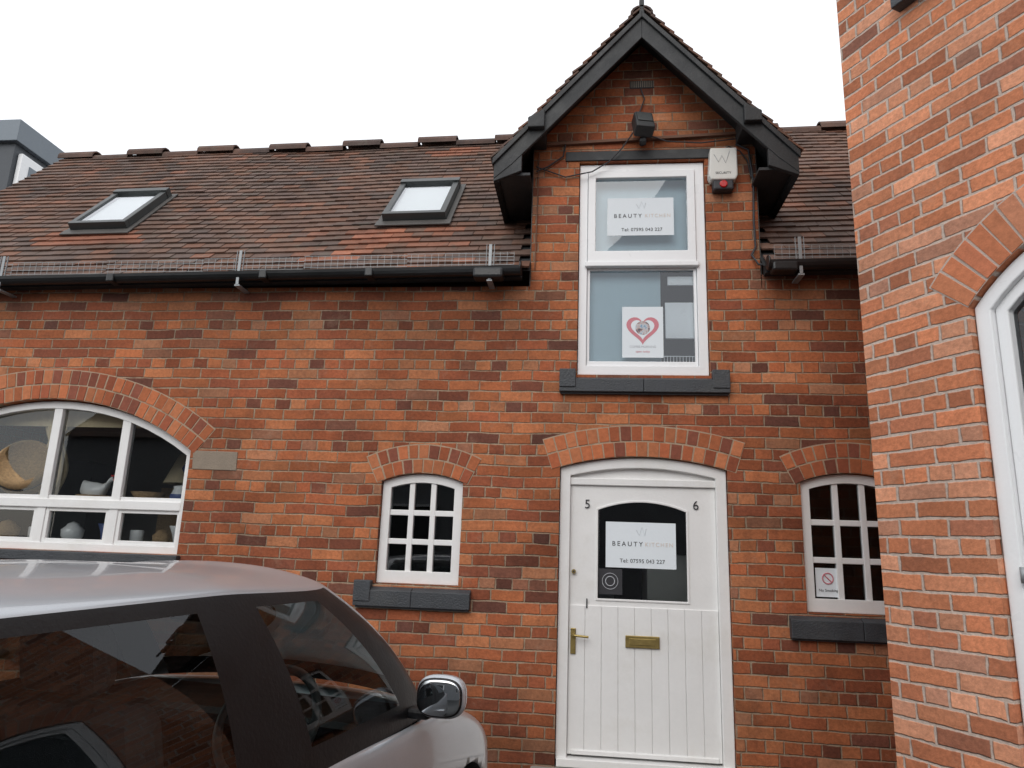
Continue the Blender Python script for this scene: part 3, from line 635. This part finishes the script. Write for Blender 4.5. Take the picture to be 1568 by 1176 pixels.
bpy.context.view_layer.update(); bake(body)
cut(body,[cyl('c',CAR,(xw,sd*.80,.31),.36,.34,'y',m_trim,40) for xw in (1.20,-1.22) for sd in (-1,1)])
RG=[((1.17,0,.955),(.56,0,1.435)),((1.12,.36,.95),(.54,.28,1.43)),((1.02,.64,.935),(.47,.49,1.42)),((.93,.745,.92),(.38,.55,1.41)),((.82,.775,.915),(.27,.58,1.405)),((-.065,.80,.92),(-.135,.60,1.42)),((-.125,.80,.92),(-.185,.60,1.42)),((-.98,.79,.94),(-.90,.585,1.40)),((-1.42,.75,.95),(-1.16,.55,1.385)),((-1.66,.62,.96),(-1.38,.49,1.37)),((-1.76,.34,.965),(-1.45,.28,1.38)),((-1.78,0,.965),(-1.47,0,1.385))]
TT=[0,.06,.10,.35,.65,.93,.965,1.0]
def gp(i,tq,s):
    a=Vector(RG[i][0]);b=Vector(RG[i][1]); p=a.lerp(b,tq); bl=.035*4*tq*(1-tq)
    dx=1 if i<3 else (.7 if i<5 else (-1 if i>8 else 0)); p+=Vector((dx*bl*1.1,(bl if 2<=i<=9 else 0),bl*(1.0 if i<5 else .15)))
    return (p.x,s*p.y,p.z)
seq=[(i,-1) for i in range(12)]+[(i,1) for i in range(10,0,-1)]
nR=len(seq); vs=[];fs=[];mi=[]
for q in TT:
    for (i,s_) in seq: vs.append(gp(i,q,s_))
SG='wwskgkgssrr'; LT=len(TT)-1
for r in range(LT):
    for k in range(nR):
        j=(k+1)%nR; fs.append((r*nR+k,r*nR+j,(r+1)*nR+j,(r+1)*nR+k))
        g=SG[min(seq[k][0],seq[j][0])]
        if g=='s' or r==LT-1: mm=0
        elif g=='k' or r in (0,1,LT-2): mm=1
        else: mm=2
        mi.append(mm)
base=LT*nR; idx={seq[k]:base+k for k in range(nR)}
FR=[-1,-.8,-.5,0,.5,.8,1]; prev=None
for i in range(12):
    xr,yr,zr_=gp(i,1.0,1); cr=.055*min(1,(yr/.5)); row=[]
    if i in (0,11): row=[idx[(i,-1)]]*7
    else:
        for f_ in FR:
            if f_==-1: row.append(idx[(i,-1)])
            elif f_==1: row.append(idx[(i,1)])
            else: vs.append((xr,f_*yr,zr_+cr*(1-abs(f_)**2.4))); row.append(len(vs)-1)
    if prev:
        for a in range(6):
            u=[]
            for z in [prev[a],prev[a+1],row[a+1],row[a]]:
                if z not in u: u.append(z)
            if len(u)>2: fs.append(tuple(u)); mi.append(0)
    prev=row
gh=fixn(mesh('cabin',CAR,vs,fs,[m_silver,m_trim,m_cgl],mi,smooth=True))
sb=gh.modifiers.new('s','SUBSURF'); sb.levels=2; sb.render_levels=3
box('headliner',CAR,-1.25,.30,-.48,.48,1.375,1.385,m_seat)
box('dashboard',CAR,.55,1.02,-.70,.70,.66,.925,m_trim,.05)
def seat(nm,x,y):
    box(nm+'_cushion',CAR,x-.25,x+.25,y-.24,y+.24,.42,.60,m_seat,.05)
    o=box(nm+'_back',CAR,-.07,.07,-.23,.23,0,.62,m_seat,.055); o.location=(x-.25,y,.55); o.rotation_euler=(0,rad(-16),0)
    o=box(nm+'_headrest',CAR,-.045,.045,-.13,.13,0,.17,m_seat,.04); o.location=(x-.44,y,1.17); o.rotation_euler=(0,rad(-12),0)
for nm,x,y in (('front_seat_r',.05,-.36),('front_seat_l',.05,.36),('rear_seat_r',-.80,-.33),('rear_seat_l',-.80,.33)): seat(nm,x,y)
sw=wire('steering_wheel',CAR,[(.185*math.cos(2*math.pi*i/40),.185*math.sin(2*math.pi*i/40),0) for i in range(40)],.016,m_wheel,True); sw.location=(.42,-.37,.94); sw.rotation_euler=(0,rad(-62),0)
hub=cyl('wheel_hub',CAR,(.43,-.37,.935),.065,.04,'z',m_wheel,bevel=.01); hub.rotation_euler=(0,rad(-62),0)
o=box('wheel_spokes',CAR,-.02,.02,-.18,.18,-.008,.008,m_wheel,.005); o.location=(.425,-.37,.935); o.rotation_euler=(0,rad(-62),0)
box('rear_view_mirror',CAR,.42,.44,-.11,.11,1.25,1.31,m_trim,.01)
sg=lambda q,e: math.copysign(abs(q)**e,q)
def blob(name,fn,mat,loc,rot,u=32,v=20):
    bm=bmesh.new(); bmesh.ops.create_uvsphere(bm,u_segments=u,v_segments=v,radius=1)
    for w_ in bm.verts: w_.co=Vector(fn(*w_.co))
    me=bpy.data.meshes.new(name); bm.to_mesh(me); bm.free(); me.materials.append(mat); me.polygons.foreach_set('use_smooth',[True]*len(me.polygons))
    o=bpy.data.objects.new(name,me); COL.objects.link(o); o.parent=CAR; o.location=loc; o.rotation_euler=rot; return o
for sd in (-1,1):
    blob('mirror_housing',lambda x,y,z:(.085*(x if x>0 else x*.30),.092*sg(y,.7),.074*sg(z,.75)),m_silver,(.70,sd*.895,1.025),(0,0,rad(-8*sd)))
    blob('mirror_surround',lambda x,y,z:(.010*x,.084*sg(y,.7),.066*sg(z,.7)),m_trim,(.70-.021,sd*.896,1.025),(0,rad(3),rad(-8*sd)))
    blob('mirror_glass',lambda x,y,z:(.006*x,.078*sg(y,.7),.060*sg(z,.7)),m_mir,(.70-.0285,sd*.897,1.025),(0,rad(3),rad(-8*sd)))
    box('mirror_arm',CAR,.69,.78,min(sd*.76,sd*.85),max(sd*.76,sd*.85),.94,.975,m_trim,.012)
    blob('headlamp',lambda x,y,z:(x*.15,y*.09,z*.07),m_chrome,(1.64,sd*.585,.62),(0,rad(20),rad(-35*sd)),20,12)
    box('tail_lamp',CAR,-1.86,-1.66,min(sd*.60,sd*.775),max(sd*.60,sd*.775),.66,.90,m_rlens,.03)
    box('door_handle',CAR,-.08,.10,min(sd*.82,sd*.868),max(sd*.82,sd*.868),.80,.83,m_silver,.01)
    for xw in (1.20,-1.22):
        cyl('tyre',CAR,(xw,sd*.72,.30),.30,.19,'y',m_rub,40,.03); cyl('rim',CAR,(xw,sd*.813,.30),.20,.02,'y',m_galv,32,.01)
        for k in range(5):
            o=box('spoke',CAR,-.02,.02,-.008,.008,.03,.19,m_galv,.004); o.location=(xw,sd*.826,.30); o.rotation_euler=(0,2*math.pi*k/5,0)
box('front_grille',CAR,1.86,1.905,-.38,.38,.30,.44,m_trim,.01); box('front_plate',CAR,1.905,1.915,-.26,.26,.40,.51,m_paper); box('rear_plate',CAR,-1.945,-1.93,-.26,.26,.52,.63,m_paper)
# ================================================================= LIGHT / WORLD / CAMERA
w=bpy.data.worlds.new('World'); scene.world=w; w.use_nodes=True; nt=w.node_tree; nt.nodes.clear()
sky=nt.nodes.new('ShaderNodeTexSky'); sky.sky_type='NISHITA'; sky.sun_disc=False; sky.sun_elevation=rad(38); sky.sun_rotation=rad(195)
b1=nt.nodes.new('ShaderNodeBackground'); b1.inputs[1].default_value=.05; nt.links.new(sky.outputs[0],b1.inputs[0])
b2=nt.nodes.new('ShaderNodeBackground'); b2.inputs[0].default_value=(1.0,.995,.985,1); b2.inputs[1].default_value=1.12
ad=nt.nodes.new('ShaderNodeAddShader'); nt.links.new(b1.outputs[0],ad.inputs[0]); nt.links.new(b2.outputs[0],ad.inputs[1])
wo=nt.nodes.new('ShaderNodeOutputWorld'); nt.links.new(ad.outputs[0],wo.inputs[0])
sd=bpy.data.lights.new('sun','SUN'); sd.energy=1.0; sd.angle=rad(40); sd.color=(1,.97,.92); so=bpy.data.objects.new('sun',sd); COL.objects.link(so)
az=rad(195); el=rad(38); dv=Vector((math.sin(az)*math.cos(el),math.cos(az)*math.cos(el),math.sin(el)))
so.rotation_euler=dv.to_track_quat('Z','Y').to_euler()
cam=bpy.data.cameras.new('camera'); co=bpy.data.objects.new('camera',cam); COL.objects.link(co); scene.camera=co
yaw=rad(6.4);tl=rad(13);rl=rad(2)
fw0=Vector((-math.sin(yaw),math.cos(yaw),0)); rt=Vector((math.cos(yaw),math.sin(yaw),0)); fw=fw0*math.cos(tl)+Vector((0,0,1))*math.sin(tl); up=rt.cross(fw)
R=rt*math.cos(rl)+up*math.sin(rl); Uu=up*math.cos(rl)-rt*math.sin(rl)
mt=Matrix((R,Uu,-fw)).transposed().to_4x4(); mt.translation=Vector((0,-4.9,1.55)); co.matrix_world=mt
cam.sensor_width=36; cam.lens=1095/1568*36; cam.clip_start=.05; cam.clip_end=1000
scene.view_settings.view_transform='Standard'; scene.view_settings.look='None'; scene.view_settings.exposure=0; scene.view_settings.gamma=1
